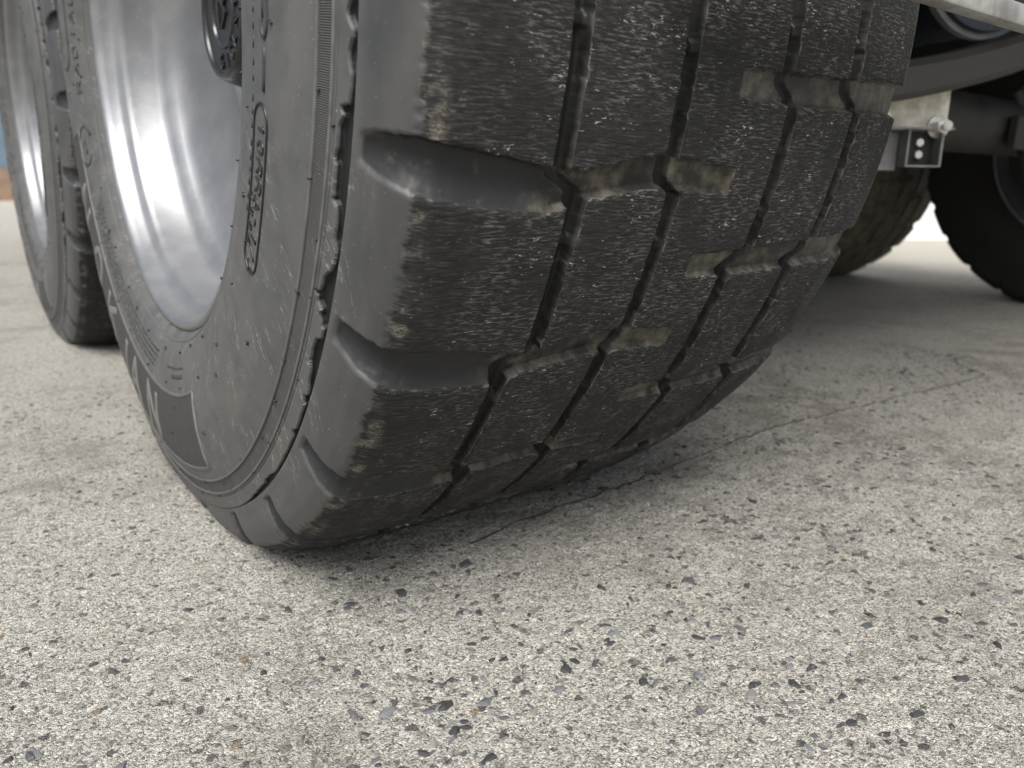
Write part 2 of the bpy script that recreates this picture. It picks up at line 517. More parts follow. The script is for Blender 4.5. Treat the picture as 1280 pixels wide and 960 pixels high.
def mat_ground():
    t = NT("exposed_aggregate_concrete")
    o = t.obj()
    wob = t.vmath('ADD', o, t.vmath('MULTIPLY', t.n('ShaderNodeTexNoise').outputs[1], (0, 0, 0)))
    nz = t.n('ShaderNodeTexNoise')
    t.put(nz.inputs['Vector'], o)
    nz.inputs['Scale'].default_value = 210
    nz.inputs['Detail'].default_value = 2
    dv = t.vmath('MULTIPLY', t.vmath('SUBTRACT', nz.outputs[1], (0.5, 0.5, 0.5)), (0.0075, 0.0075, 0.0))
    p = t.vmath('ADD', o, dv)
    flat = t.vmath('MULTIPLY', p, (1, 1, 0))
    big = t.noise(o, 2.2, 5, 0.6)
    mid = t.noise(o, 14, 4, 0.65)
    fine = t.noise(o, 420, 3, 0.7)
    cem = t.mix(t.smooth(fine, 0.3, 0.7), (0.235, 0.222, 0.190, 1), (0.68, 0.65, 0.565, 1))
    # sand grains
    v1 = t.voro(flat, 640)
    r1 = t.sep(v1.outputs['Color'])
    grain = t.ramp(r1[0], [(0.0, (0.10, 0.10, 0.10)), (0.14, (0.22, 0.21, 0.20)), (0.2, (0.46, 0.445, 0.40)), (0.55, (0.64, 0.622, 0.565)), (0.78, (0.80, 0.785, 0.73)), (0.955, (0.50, 0.45, 0.37)), (0.985, (0.40, 0.29, 0.19))], 'CONSTANT')
    col = t.mix(0.62, cem, grain)
    gg = t.noise(o, 560, 2, 0.6)
    col = t.mix(t.math('MULTIPLY', t.smooth(gg, 0.58, 0.68), 0.8), col, (0.80, 0.78, 0.715, 1))
    col = t.mix(t.math('MULTIPLY', t.smooth(gg, 0.44, 0.35), 0.85), col, (0.15, 0.142, 0.125, 1))
    # pale to dark chips flush in the surface, two sizes
    def chips(scale, lo, hi, keep, seed):
        v = t.voro(t.vmath('ADD', flat, (seed, seed * 0.7, 0)), scale)
        rr = t.sep(v.outputs['Color'])
        inside = t.smooth(v.outputs['Distance'], hi, lo)
        kk = t.math('MULTIPLY', inside, t.math('LESS_THAN', rr[1], keep))
        cc = t.ramp(rr[2], [(0.0, (0.045, 0.047, 0.052)), (0.25, (0.11, 0.112, 0.118)), (0.5, (0.20, 0.20, 0.20)), (0.72, (0.15, 0.14, 0.125)), (0.9, (0.30, 0.29, 0.27)), (0.985, (0.28, 0.20, 0.13))], 'CONSTANT')
        return kk, cc
    k1, c1 = chips(230, 0.25, 0.50, 0.26, 1.3)
    k2, c2 = chips(105, 0.24, 0.42, 0.17, 4.1)
    col = t.mix(t.math('MULTIPLY', k1, 0.72), col, c1)
    col = t.mix(t.math('MULTIPLY', k2, 0.80), col, c2)
    # weather stains
    st = t.math('MULTIPLY', t.smooth(big, 0.44, 0.64), t.smooth(mid, 0.35, 0.62))
    col = t.mix(t.math('MULTIPLY', st, 0.50), col, (0.17, 0.157, 0.122, 1))
    sp = t.math('MULTIPLY', t.smooth(t.noise(o, 75, 4, 0.75), 0.52, 0.66), t.smooth(t.noise(o, 6, 3, 0.6), 0.44, 0.60))
    col = t.mix(t.math('MULTIPLY', sp, 0.55), col, (0.12, 0.112, 0.092, 1))
    # old tyre dirt in the lane the wheels roll along
    px, py, pz = t.sep(o)
    lane = t.math('MULTIPLY', t.smooth(px, 0.02, 0.20), t.smooth(px, 0.95, 0.55))
    lane = t.math('MULTIPLY', lane, t.smooth(t.noise(o, 26, 4, 0.7), 0.48, 0.62))
    col = t.mix(t.math('MULTIPLY', lane, 0.30), col, (0.07, 0.068, 0.064, 1))
    # far away: the mean colour of the aggregate
    far = t.smooth(t.math('MAXIMUM', t.math('ABSOLUTE', px), t.math('ABSOLUTE', py)), 2.0, 5.0)
    farc = t.mix(mid, (0.38, 0.36, 0.32, 1), (0.48, 0.455, 0.40, 1))
    col = t.mix(far, col, farc)
    hgt = t.math('ADD', t.math('MULTIPLY', fine, 0.8), t.math('MULTIPLY', t.math('SUBTRACT', 0.5, v1.outputs['Distance']), 0.5))
    hgt = t.math('ADD', hgt, t.math('MULTIPLY', t.noise(o, 900, 2, 0.6), 0.7))
    hgt = t.math('ADD', hgt, t.math('MULTIPLY', k2, 0.4))
    hgt = t.math('ADD', hgt, t.math('MULTIPLY', t.noise(o, 160, 2, 0.6), 0.8))
    nrm = t.bump(hgt, 1.0, 0.0034)
    return t.set(color=col, rough=0.85, normal=nrm, spec=0.3)


def axis_grid(lo, hi, step, far_lo, far_hi, grow=1.16):
    a = list(np.arange(lo, hi + step*0.5, step))
    d = step
    while a[-1] < far_hi:
        d *= grow
        a.append(a[-1] + d)
    d = step
    while a[0] > far_lo:
        d *= grow
        a.insert(0, a[0] - d)
    return np.array(a)


gx = axis_grid(-0.72, 0.75, 0.0030, -150, 150)
gy = axis_grid(-0.80, 0.02, 0.0030, -60, 300)
X, Y = np.meshgrid(gx, gy, indexing='ij')
Z = ground_height(X, Y)
V = np.stack([X, Y, Z], -1).reshape(-1, 3)
nx, ny = len(gx), len(gy)
I = np.arange(nx*ny).reshape(nx, ny)
F = np.stack([I[:-1, :-1], I[1:, :-1], I[1:, 1:], I[:-1, 1:]], -1).reshape(-1, 4)
GROUND_M = mat_ground()
ground = link("ground", np_mesh("ground", V, F), GROUND_M, kind='structure')

# stones set in the concrete
def mat_stone():
    t = NT("stone_chip")
    at = t.attr('rnd').outputs['Fac']
    oi = t.n('ShaderNodeObjectInfo').outputs['Random']
    r = t.math('FRACT', t.math('ADD', t.math('MULTIPLY', oi, 7.31), t.math('MULTIPLY', at, 5.17)))
    base = t.ramp(r, [(0.0, (0.026, 0.027, 0.030)), (0.30, (0.052, 0.054, 0.060)), (0.52, (0.095, 0.098, 0.105)), (0.66, (0.17, 0.17, 0.168)), (0.74, (0.21, 0.20, 0.18)), (0.85, (0.135, 0.140, 0.150)), (0.94, (0.10, 0.088, 0.075)), (0.99, (0.20, 0.145, 0.095))], 'CONSTANT')
    o = t.obj()
    n1 = t.noise(o, 700, 3, 0.6)
    dust = t.noise(t.n('ShaderNodeNewGeometry').outputs['Position'], 260, 3, 0.7)
    col = t.mix(t.math('MULTIPLY', n1, 0.6), base, (0.30, 0.29, 0.27, 1), 'MIX')
    col = t.mix(t.smooth(n1, 0.35, 0.65, 0.0, 0.12), base, (0.30, 0.30, 0.29, 1))
    col = t.mix(t.smooth(dust, 0.60, 0.72, 0.0, 0.5), col, (0.46, 0.44, 0.39, 1))
    return t.set(color=col, rough=0.62, normal=t.bump(n1, 0.4, 0.0006), spec=0.4)


STONE_M = mat_stone()


def stone_shape(seed):
    r = random.Random(seed)
    bm = bmesh.new()
    n = r.randint(6, 9)
    asp = r.uniform(0.4, 0.85)
    for k in range(n):
        an = 2*math.pi*k/n + r.uniform(-0.3, 0.3)
        rad = r.uniform(0.32, 0.5)
        el = r.uniform(0.8, 1.25)
        bm.verts.new((math.cos(an)*rad, math.sin(an)*rad*asp*el, r.uniform(-0.25, 0.02)))
        if k % 2 == 0:
            bm.verts.new((math.cos(an)*rad*0.6, math.sin(an)*rad*asp*0.65, r.uniform(0.03, 0.11)))
    bmesh.ops.convex_hull(bm, input=bm.verts)
    bmesh.ops.delete(bm, geom=[v for v in bm.verts if not v.link_faces], context='VERTS')
    bmesh.ops.recalc_face_normals(bm, faces=bm.faces)
    me = bpy.data.meshes.new("stone")
    bm.to_mesh(me)
    bm.free()
    me.materials.append(STONE_M)
    return me


SHAPES = [stone_shape(100 + k) for k in range(24)]
SHV = [np.array([v.co[:] for v in m.vertices]) for m in SHAPES]
SHF = [[tuple(p.vertices) for p in m.polygons] for m in SHAPES]


def project(P):
    Q = P - np.array(CAM_P)
    z = Q @ np.array(CAM_W)
    return 640 + CAM_F * (Q @ np.array(CAM_R)) / z, 480 + CAM_F * (Q @ np.array(CAM_D)) / z, z


N_ST = 42000
sx = rng.uniform(-0.95, 1.3, N_ST)
sy = rng.uniform(-0.78, 0.55, N_ST)
ss = 0.0026 + 0.0150 * rng.random(N_ST)**2.7 + 0.0050 * (rng.random(N_ST) < 0.03)
u, v, z = project(np.stack([sx, sy, 0*sx], -1))
grit = rng.random(N_ST) < 0.5
ss = np.where(grit, 0.0020 + 0.0026*rng.random(N_ST), ss)
clump = np.where(grit, .55, fbm(sx*9, sy*9, 2, 77))
ok = (z > 0.1) & (u > -40) & (u < 1320) & (v > 240) & (v < 1000) & (rng.random(N_ST) < np.clip((clump - 0.28) * 3.2, 0.08, 1) * np.clip(0.22 + 0.78*sstep(-sy + 0.35*sx, 0.08, 0.44), 0, 1))
sx, sy, ss, z = sx[ok], sy[ok], ss[ok], z[ok]
order = np.argsort(-(ss / z))
sz = ground_height(sx, sy)
BV, BF, BR, off = [], [], [], 0
for rank, i in enumerate(order):
    k = random.randrange(len(SHAPES))
    rot = Euler((random.uniform(-0.16, 0.16), random.uniform(-0.16, 0.16), random.uniform(0, 6.283)))
    sc = Vector((ss[i], ss[i] * random.uniform(0.7, 1.1), ss[i] * random.uniform(0.7, 1.3)))
    loc = Vector((sx[i], sy[i], sz[i] + 0.0001))
    if rank < 290:
        o = bpy.data.objects.new("stone", SHAPES[k])
        COL.objects.link(o)
        o.parent = ground
        o.location, o.rotation_euler, o.scale = loc, rot, sc
    else:
        M = np.array(Matrix.LocRotScale(loc, rot, sc))
        BV.append(SHV[k] @ M[:3, :3].T + M[:3, 3])
        BF += [tuple(a + off for a in f) for f in SHF[k]]
        BR.append(np.full(len(SHV[k]), random.random()))
        off += len(SHV[k])
chips = np_mesh("stone_chips", np.concatenate(BV), np.array(BF), False, {'rnd': np.concatenate(BR)})
link("stone_chips", chips, STONE_M, ground, kind='stuff')

# the hairline crack that runs out from under the tyre and hooks round at its end
DIRT = mat_simple("crack_dirt", (0.035, 0.033, 0.029), (0.10, 0.094, 0.08), 90, (0.85, 0.95))
ck = [(-0.05, -0.285), (0.01, -0.268), (0.13, -0.262), (0.25, -0.245), (0.37, -0.232), (0.485, -0.218), (0.62, -0.222), (0.78, -0.228), (0.95, -0.236),
      (1.07, -0.243), (1.136, -0.241), (1.165, -0.215), (1.19, -0.17), (1.26, -0.13)]
pts = []
for (xa, ya), (xb, yb) in zip(ck[:-1], ck[1:]):
    n = max(2, int(math.hypot(xb-xa, yb-ya) / 0.006))
    for k in range(n):
        f = k / n
        pts.append((xa + (xb-xa)*f, ya + (yb-ya)*f))
pts = np.array(pts)
jit = np.stack([(fbm(pts[:, 0]*40, pts[:, 1]*40+i*9, 3, 5+i) - 0.5) * 0.011 for i in range(2)], -1)
pts = pts + jit
tan = np.gradient(pts, axis=0)
tan /= np.linalg.norm(tan, axis=1)[:, None]
nor = np.stack([-tan[:, 1], tan[:, 0]], -1)
wd = 0.0005 + 0.0015 * vnoise(pts[:, 0]*60, pts[:, 1]*60, 3)
la, lb = pts + nor*wd[:, None], pts - nor*wd[:, None]
zc_ = ground_height(pts[:, 0], pts[:, 1])
ZL = zc_ + 0.0010
V = np.concatenate([np.c_[la, ZL], np.c_[lb, ZL]])
n = len(pts)
F = np.array([(i, i+1, n+i+1, n+i) for i in range(n-1)])
link("crack", np_mesh("crack", V, F[:, ::-1]), DIRT, ground)

# ------------------------------------------------------------------ the tyre
ZC = 0.485
PITCH = 360.0 / 27
PROF = [(-.229, .296), (-.238, .303), (-.246, .315), (-.2515, .34), (-.2555, .37), (-.2565, .395), (-.254, .42), (-.2475, .444), (-.244, .457), (-.2415, .466),
        (-.2395, .475), (-.238, .484), (-.237, .497), (-.234, .511), (-.228, .5215), (-.218, .5275), (-.205, .5295), (-.14, .530), (-.05, .530), (.05, .529),
        (.14, .525), (.19, .519), (.225, .509), (.240, .499), (.246, .485), (.25, .46), (.262, .40), (.26, .36), (.248, .315), (.23, .296)]


def dense_profile():
    P = np.array(PROF)
    L = np.r_[0, np.cumsum(np.hypot(*np.diff(P, axis=0).T))]
    q = np.arange(0, L[-1], 0.0005)
    D = np.stack([np.interp(q, L, P[:, 0]), np.interp(q, L, P[:, 1])], -1)
    k = np.exp(-np.linspace(-2.2, 2.2, 25)**2)
    k /= k.sum()
    pad = np.concatenate([np.repeat(D[:1], 12, 0), D, np.repeat(D[-1:], 12, 0)])
    D = np.stack([np.convolve(pad[:, i], k, 'valid') for i in range(2)], -1)
    L = np.r_[0, np.cumsum(np.hypot(*np.diff(D, axis=0).T))]
    i0 = np.argmin(np.abs(D[:, 0]) + (D[:, 1] < .5))
    return L - L[i0], D


PS, PD = dense_profile()
PT = np.gradient(PD, axis=0)
PT /= np.linalg.norm(PT, axis=1)[:, None]
PN = np.stack([-PT[:, 1], PT[:, 0]], -1)          # outward (x, r)
_k = np.exp(-.5*(np.arange(-70, 71)/26.0)**2)
_k /= _k.sum()
PN = np.stack([np.convolve(np.pad(PN[:, i], 70, mode='edge'), _k, 'valid') for i in range(2)], -1)
PN /= np.linalg.norm(PN, axis=1)[:, None]


def s_at_r_outer(r):
    m = (PS < -0.2)
    return np.interp(r, PD[m, 1], PS[m])


S_T = float(s_at_r_outer(0.475))
S_R1 = float(s_at_r_outer(0.444))
S_R2 = float(s_at_r_outer(0.457))
S_LE = float(s_at_r_outer(0.4835))


def prof_eval(s):
    x, r = np.interp(s, PS, PD[:, 0]), np.interp(s, PS, PD[:, 1])
    nx_, nr_ = np.interp(s, PS, PN[:, 0]), np.interp(s, PS, PN[:, 1])
    return x, r, nx_, nr_


def place(s, th, out):
    """point of the tyre surface at section coordinate s and angle th (0 = straight down, negative = towards the back), offset outwards; wheel-local, axle at z = ZC"""
    x, r, nx_, nr_ = prof_eval(s)
    low = sstep(np.cos(th), .66, .95)*sstep(r, .455, .515)*sstep(np.abs(x), .16, .235)
    r = r - .011*low
    y, zz = r*np.sin(th), ZC - r*np.cos(th)
    k = 0.007
    zf = 0.5*(zz + np.sqrt(zz*zz + k*k)) - 0.0006
    squash = np.clip(zf - zz, 0, 0.05)
    zf = zf + squash*0.45*np.clip((np.abs(x) - .185)/.05, 0, 1)
    side = -np.sign(x)*squash*0.25*np.clip((np.abs(x) - .2)/.03, 0, 1)
    return np.stack([x + side + nx_*out, y + nr_*np.sin(th)*out, zf - nr_*np.cos(th)*out], -1)


def sinterp(x, xp, fp, sig=.006):
    q = np.arange(-.32, .32, .0005)
    v = np.interp(q, xp, fp)
    n = int(3*sig/.0005)
    k = np.exp(-.5*(np.arange(-n, n+1)*.0005/sig)**2)
    v = np.convolve(np.pad(v, n, mode='edge'), k/k.sum(), 'valid')
    return np.interp(x, q, v)


def parity(k):
    return np.where(np.mod(k, 2) == 0, 1.0, -1.0)


def groove_fields(S, T):
    """S, T arrays (m, radians). depth below the tread, and block labels"""
    deg = np.degrees(T)
    # wandering of the worn edges
    wob = (fbm(S*220, deg*4.5, 2, 41) - 0.5)
    # rows of laterals
    po = (deg + 73.5) / PITCH
    pi_ = (deg + 67.2) / PITCH
    ko, ki = np.floor(po + 0.5), np.floor(pi_ + 0.5)
    do, di = (po - ko)*PITCH, (pi_ - ki)*PITCH
    co = sinterp(S, [-.285, -.262, -.23, -.19, -.14, -.125, -.118, -.06, .012], [-.35, -.7, -.65, -.1, .5, .3, .05, -1.0, -.4])
    ho = sinterp(S, [-.285, -.262, -.23, -.19, -.14, -.125, -.118, -.06, .012], [.95, 1.25, 1.7, 1.75, 1.55, 1.2, 1.05, 1.2, 1.05])
    ci = np.interp(S, [0, .06, .17, .27], [-.1, -.1, -.4, -.4])
    hi_ = np.interp(S, [0, .06, .17, .27], [1.05, 1.2, 1.4, 1.6])
    us = (do - co + wob*0.22)/ho
    uo = np.abs(do - co + wob*0.22)/ho
    ui = np.abs(di - ci + wob*0.22)/hi_
    # shoulder scoop: rounded floor; inner cuts: flat floor with steep walls
    do_sh = sinterp(S, [S_LE - .006, S_LE + .006, -.235, -.19, -.14, -.12], [.0018, .0058, .0098, .0102, .0095, .0085])
    scoop = sstep(us, -1.03, -.80)*np.clip(1 - np.clip((us + .30)/1.30, 0, 1)**2.2, 0, 1)
    endc = np.clip(1 - uo**2.4, 0, 1)
    scoop = endc + (scoop - endc)*sstep(S, S_LE + .000, S_LE + .034)
    cut = sstep(uo, 1.0, 0.80)
    shape_o = np.where(S < -.15, scoop, np.where(S > -.13, cut, scoop + (cut - scoop)*sstep(S, -.15, -.13)))
    dep_o = np.where(S < -.125, do_sh, np.interp(S, [-.125, -.06, -.035, .004, .0120, .0145], [.0085, .0085, .0066, .0062, .0054, 0]))
    d_lat_o = shape_o * dep_o * sstep(S, S_LE - .0035, S_LE - .0005)
    d_lat_i = sstep(ui, 1.0, 0.80) * np.interp(S, [-.0025, .0005, .025, .05, .2, .262, .275], [0, .0045, .0060, .0085, .0080, .0050, 0])
    # circumferential grooves, stepped at each lateral
    def seg(p):
        k = np.floor(p)
        f = p - k
        return parity(k), parity(k - 1), f
    def shifted(p, base, amp):
        cur, prev, f = seg(p)
        w = sstep(f, 0.0, 0.10)
        return base + amp*(prev*(1-w) + cur*w)
    # parity +1 on the segment just below a lateral row with even index
    po2, pi2 = (deg + 73.5 + 0.6)/PITCH, (deg + 67.2 + 0.6)/PITCH
    wA = (fbm(deg*0.9, deg*0+3, 3, 51) - .5)*.0016
    A = shifted(po2, -.1285, .0085) + wA
    B = shifted(po2, -.0455, .0055) + (fbm(deg*0.9, deg*0+7, 3, 52) - .5)*.0016
    Cc = shifted(pi2, .0525, -.0075) + (fbm(deg*0.9, deg*0+11, 3, 53) - .5)*.0016
    D = shifted(pi2, .1365, -.0085) + (fbm(deg*0.9, deg*0+15, 3, 54) - .5)*.0016
    hwA, hwB, hwC, hwD = .0075, .0072, .0080, .0085
    dg = np.zeros_like(S)
    for c, hw in ((A, hwA), (B, hwB), (Cc, hwC), (D, hwD)):
        q = np.abs(S - c + wob*0.0005)
        dg = np.maximum(dg, .0120*sstep(q, hw + .0002, hw - .0020))
    # tie bars: a few low bridges across the grooves
    for c, kk, ph in ((A, ko, .30), (B, ko, .34), (Cc, ki, .70), (D, ki, .70)):
        f = (po if kk is ko else pi_) - np.floor(po if kk is ko else pi_)
        bar = sstep(np.abs(f - ph)*PITCH, .55, .25)
        dg = np.where(np.abs(S - c) < .012, dg*(1 - .28*bar), dg)
    d = np.maximum(dg, np.maximum(d_lat_o, d_lat_i))
    lat = np.maximum(d_lat_o, d_lat_i)
    # labels
    colm = (S > A).astype(int) + (S > B) + (S > Cc) + (S > D)
    row_o = np.floor((do - co)/PITCH + ko + 0.0).astype(int)
    row_i = np.floor((di - ci)/PITCH + ki + 0.0).astype(int)
    row_o = np.where(do - co > 0, ko, ko - 1).astype(int)
    row_i = np.where(di - ci > 0, ki, ki - 1).astype(int)
    lab = np.where(colm <= 1, colm*100 + np.mod(row_o, 27), np.where(colm == 2, 999, colm*100 + np.mod(row_i, 27)))
    blk = (d < .0052) & (S > -.268) & (S < .262)
    lab = np.where(blk, lab, -1)
    return d, lab, (dg > lat + .0004) * 1.0, wob


def axis_nonuniform(spans):
    out = []
    for lo, hi, st in spans:
        n = max(1, int(round((hi - lo)/st)))
        out += list(lo + (hi-lo)*np.arange(n)/n)
    out.append(spans[-1][1])
    return np.array(out)


def tyre_mesh(S_ax, T_ax, detail):
    S, T = np.meshgrid(S_ax, T_ax, indexing='ij')
    deg = np.degrees(T)
    d, lab, dg, wob = groove_fields(S, T)
    h = d.copy()
    out = -d
    if detail:
        # worn tread sits a little below the moulded skin, with a ragged step
        en = (fbm(S*60, T*.53*260, 3, 61) - .5)*.010 + (fbm(S*0+2, T*.53*28, 3, 62) - .5)*.010
        worn = sstep(S + en, -.2295, -.2265)*sstep(S, .235, .228)*(d < .001)
        out = out - worn*.0009
        out = out + worn*(fbm(S*170, T*.53*700, 2, 63) - .5)*.0008
        # chipped block edges
        # torn flap: the sidewall skin ends in a ragged edge, a black gap, then the shoulder
        ampl = np.interp(deg, [-70, -58, -44, -30], [1, .8, .5, .25])
        notch = np.clip(vnoise(deg*.55, deg*0+5, 72) - .68, 0, 1)*.026 + np.clip(vnoise(deg*1.3, deg*0+8, 74) - .80, 0, 1)*.026
        gapw = .0010 + (.0018 + .032*np.clip(fbm(deg*.22, deg*0+1, 2, 71) - .40, 0, .26) + notch + 0.0003*vnoise(deg*4.2, deg*0, 73))*ampl
        gapw = gapw * sstep(deg, -24, -36) + .0004
        e = S - (S_T - gapw)
        flap = sstep(e, .0004, -.0004)*sstep(S, S_R2 + .001, S_R2 + .006)
        ingap = sstep(e, -.0003, .0005)*sstep(S, S_T + .0004, S_T - .0006)
        out = out + flap*.0005 - ingap*.0042
        h = h + ingap*.0030*sstep(gapw, .0006, .0012)
    V = place(S, T, out).reshape(-1, 3)
    A = np.concatenate([np.stack([S, T*.53, h], -1), dg[..., None]], -1).reshape(-1, 4)
    ns, nt = S.shape
    I = np.arange(ns*nt).reshape(ns, nt)
    I2 = np.concatenate([I, I[:, :1]], 1)
    F = np.stack([I2[:-1, :-1], I2[1:, :-1], I2[1:, 1:], I2[:-1, 1:]], -1).reshape(-1, 4)
    L2 = np.concatenate([lab, lab[:, :1]], 1)
    c4 = np.stack([L2[:-1, :-1], L2[1:, :-1], L2[1:, 1:], L2[:-1, 1:]], -1).reshape(-1, 4)
    same = (c4 == c4[:, :1]).all(1)
    FL = np.where(same, c4[:, 0], -1)
    return V, A, F, FL


def tyre_objects(parent, S_ax, T_ax, detail, mat, split=True):
    V, A, F, FL = tyre_mesh(S_ax, T_ax, detail)
    T_end = T_ax
    base = link("tyre", sub_mesh("tyre", V, F[FL < 0] if split else F, {'tuv': A[:, :3], 'circ': A[:, 3]}), mat, parent)
    if split:
        for lb in np.unique(FL[FL >= 0]):
            f = F[FL == lb]
            if len(f) < 12:
                continue
            nm = "centre_rib" if lb == 999 else ("shoulder_block" if lb // 100 in (0, 4) else "tread_block")
            link(nm, sub_mesh(nm, V, f, {'tuv': A[:, :3], 'circ': A[:, 3]}), mat, base)
    return base


# ---- raised strokes on the outer sidewall: th in degrees, r in metres
def sw(th_deg, r, out):
    return place(s_at_r_outer(r), np.radians(th_deg), out)


class Strokes:
    def __init__(self):
        self.V, self.F, self.n = [], [], 0

    def line(self, pts, width, height, closed=False, step=0.006, base=-0.0006):
        """pts [(th_deg, r)] : a ridge of rectangular section with a bevelled top"""
        P = [np.array(p, float) for p in pts]
        if closed:
            P.append(P[0])
        Q = []
        for a, b in zip(P[:-1], P[1:]):
            L = math.hypot(math.radians(b[0]-a[0])*(a[1]+b[1])/2, b[1]-a[1])
            n = max(1, int(L/step))
            for k in range(n):
                Q.append(a + (b-a)*k/n)
        if not closed:
            Q.append(P[-1])
        Q = np.array(Q)
        rm = Q[:, 1].mean()
        flat = np.stack([np.radians(Q[:, 0])*rm, Q[:, 1]], -1)
        if closed:
            t = np.roll(flat, -1, 0) - np.roll(flat, 1, 0)
        else:
            t = np.gradient(flat, axis=0) if len(flat) > 1 else np.array([[1., 0]])
        t /= np.linalg.norm(t, axis=1)[:, None] + 1e-12
        nn = np.stack([-t[:, 1], t[:, 0]], -1)
        rows = []
        for off, hh in ((-.5, base), (-.46, height*.75), (-.3, height), (.3, height), (.46, height*.75), (.5, base)):
            f = flat + nn*off*width
            rows.append(sw(np.degrees(f[:, 0]/rm), f[:, 1], hh))
        W = np.stack(rows, 1)
        n = len(Q)
        I = np.arange(n*6).reshape(n, 6) + self.n
        self.V.append(W.reshape(-1, 3))
        J = np.concatenate([I, I[:1]], 0) if closed else I
        self.F.append(np.stack([J[:-1, :-1], J[:-1, 1:], J[1:, 1:], J[1:, :-1]], -1).reshape(-1, 4))
        if not closed:
            for e in (I[0], I[-1][::-1]):
                self.F.append(np.array([[e[0], e[1], e[4], e[5]], [e[1], e[2], e[3], e[4]]]))
        self.n += n*6

    def build(self, name, mat, parent, kind=None):
        V = np.concatenate(self.V)
        F = np.concatenate(self.F)
        me = np_mesh(name, V, F, False)
        bm = bmesh.new()
        bm.from_mesh(me)
        bmesh.ops.recalc_face_normals(bm, faces=bm.faces)
        bm.to_mesh(me)
        bm.free()
        return link(name, me, mat, parent, kind)


def arc(cx, cy, rx, ry, a0, a1, n=10):
    return [(cx + rx*math.cos(R(a0 + (a1-a0)*k/n)), cy + ry*math.sin(R(a0 + (a1-a0)*k/n))) for k in range(n+1)]


GLYPH = {   # unit cell 0..0.7 wide, 0..1 high
    'A': [[(0, 0), (.35, 1), (.7, 0)], [(.13, .36), (.57, .36)]],
    'B': [[(0, 0), (0, 1), (.45, 1), (.62, .85), (.62, .65), (.45, .52), (0, .52)], [(.45, .52), (.68, .36), (.68, .15), (.48, 0), (0, 0)]],
    'D': [[(0, 0), (0, 1), (.38, 1), (.66, .75), (.66, .25), (.38, 0), (0, 0)]],
    'E': [[(.62, 0), (0, 0), (0, 1), (.62, 1)], [(0, .52), (.5, .52)]],
    'G': [arc(.36, .5, .36, .5, 50, 330, 12) + [(.68, .48), (.4, .48)]],
    'I': [[(.35, 0), (.35, 1)]],
    'K': [[(0, 0), (0, 1)], [(.66, 1), (.05, .45)], [(.22, .6), (.7, 0)]],
    'L': [[(0, 1), (0, 0), (.6, 0)]],
    'N': [[(0, 0), (0, 1), (.68, 0), (.68, 1)]],
    'O': [arc(.35, .5, .35, .5, 90, 450, 16)],
    'P': [[(0, 0), (0, 1), (.45, 1), (.66, .85), (.66, .62), (.45, .48), (0, .48)]],
    'R': [[(0, 0), (0, 1), (.45, 1), (.66, .85), (.66, .62), (.45, .48), (0, .48)], [(.35, .48), (.7, 0)]],
    'S': [arc(.35, .74, .32, .26, 40, 270, 8) + arc(.35, .25, .34, .25, 90, -140, 8)],
    'T': [[(0, 1), (.7, 1)], [(.35, 1), (.35, 0)]],
    'U': [[(0, 1), (0, .3)] + arc(.34, .3, .34, .3, 180, 360, 8) + [(.68, 1)]],
    'Z': [[(0, 1), (.66, 1), (0, 0), (.66, 0)]],
    '0': [arc(.32, .5, .28, .5, 90, 450, 14)],
    '1': [[(.15, .8), (.38, 1), (.38, 0)]],
    '4': [[(.5, 0), (.5, 1), (0, .32), (.66, .32)]],
    '8': [arc(.33, .75, .26, .25, 90, 450, 10), arc(.33, .25, .32, .25, 90, 450, 10)],
    '-': [[(.1, .5), (.55, .5)]],
    '/': [[(0, 0), (.6, 1)]],
    ' ': [],
}


def text_on_sidewall(st, text, th0, r0, size, wide, track, stroke, height, inward=False):
    """letters along the sidewall, starting at th0. inward=False: feet towards the hub, read clockwise as seen from outside (th falls);
    inward=True: heads towards the hub (th falls from left to right at the bottom of the wheel)"""
    adv = 0.0
    for ch in text:
        for poly in GLYPH[ch]:
            pp = []
            for gx_, gy_ in poly:
                q = adv + gx_*wide
                if inward:
                    pp.append((th0 - math.degrees(q/r0), r0 + (0.5 - gy_)*size))
                else:
                    pp.append((th0 + math.degrees(q/r0), r0 + (gy_ - 0.5)*size))
            st.line(pp, stroke, height, step=0.004)
        adv += wide*(0.7 if ch not in 'I1' else 0.62) + track


def oval(th_a, th_b, r_lo, r_hi):
    rc, hr = (r_lo + r_hi)/2, (r_hi - r_lo)/2
    dth = math.degrees(hr/rc)
    p = [(th_a + dth - dth*math.cos(R(a)), rc + hr*math.sin(R(a))) for a in range(-90, 91, 15)]
    p2 = [(th_b - dth + dth*math.cos(R(a)), rc - hr*math.sin(R(a))) for a in range(-90, 91, 15)]
    return p + p2


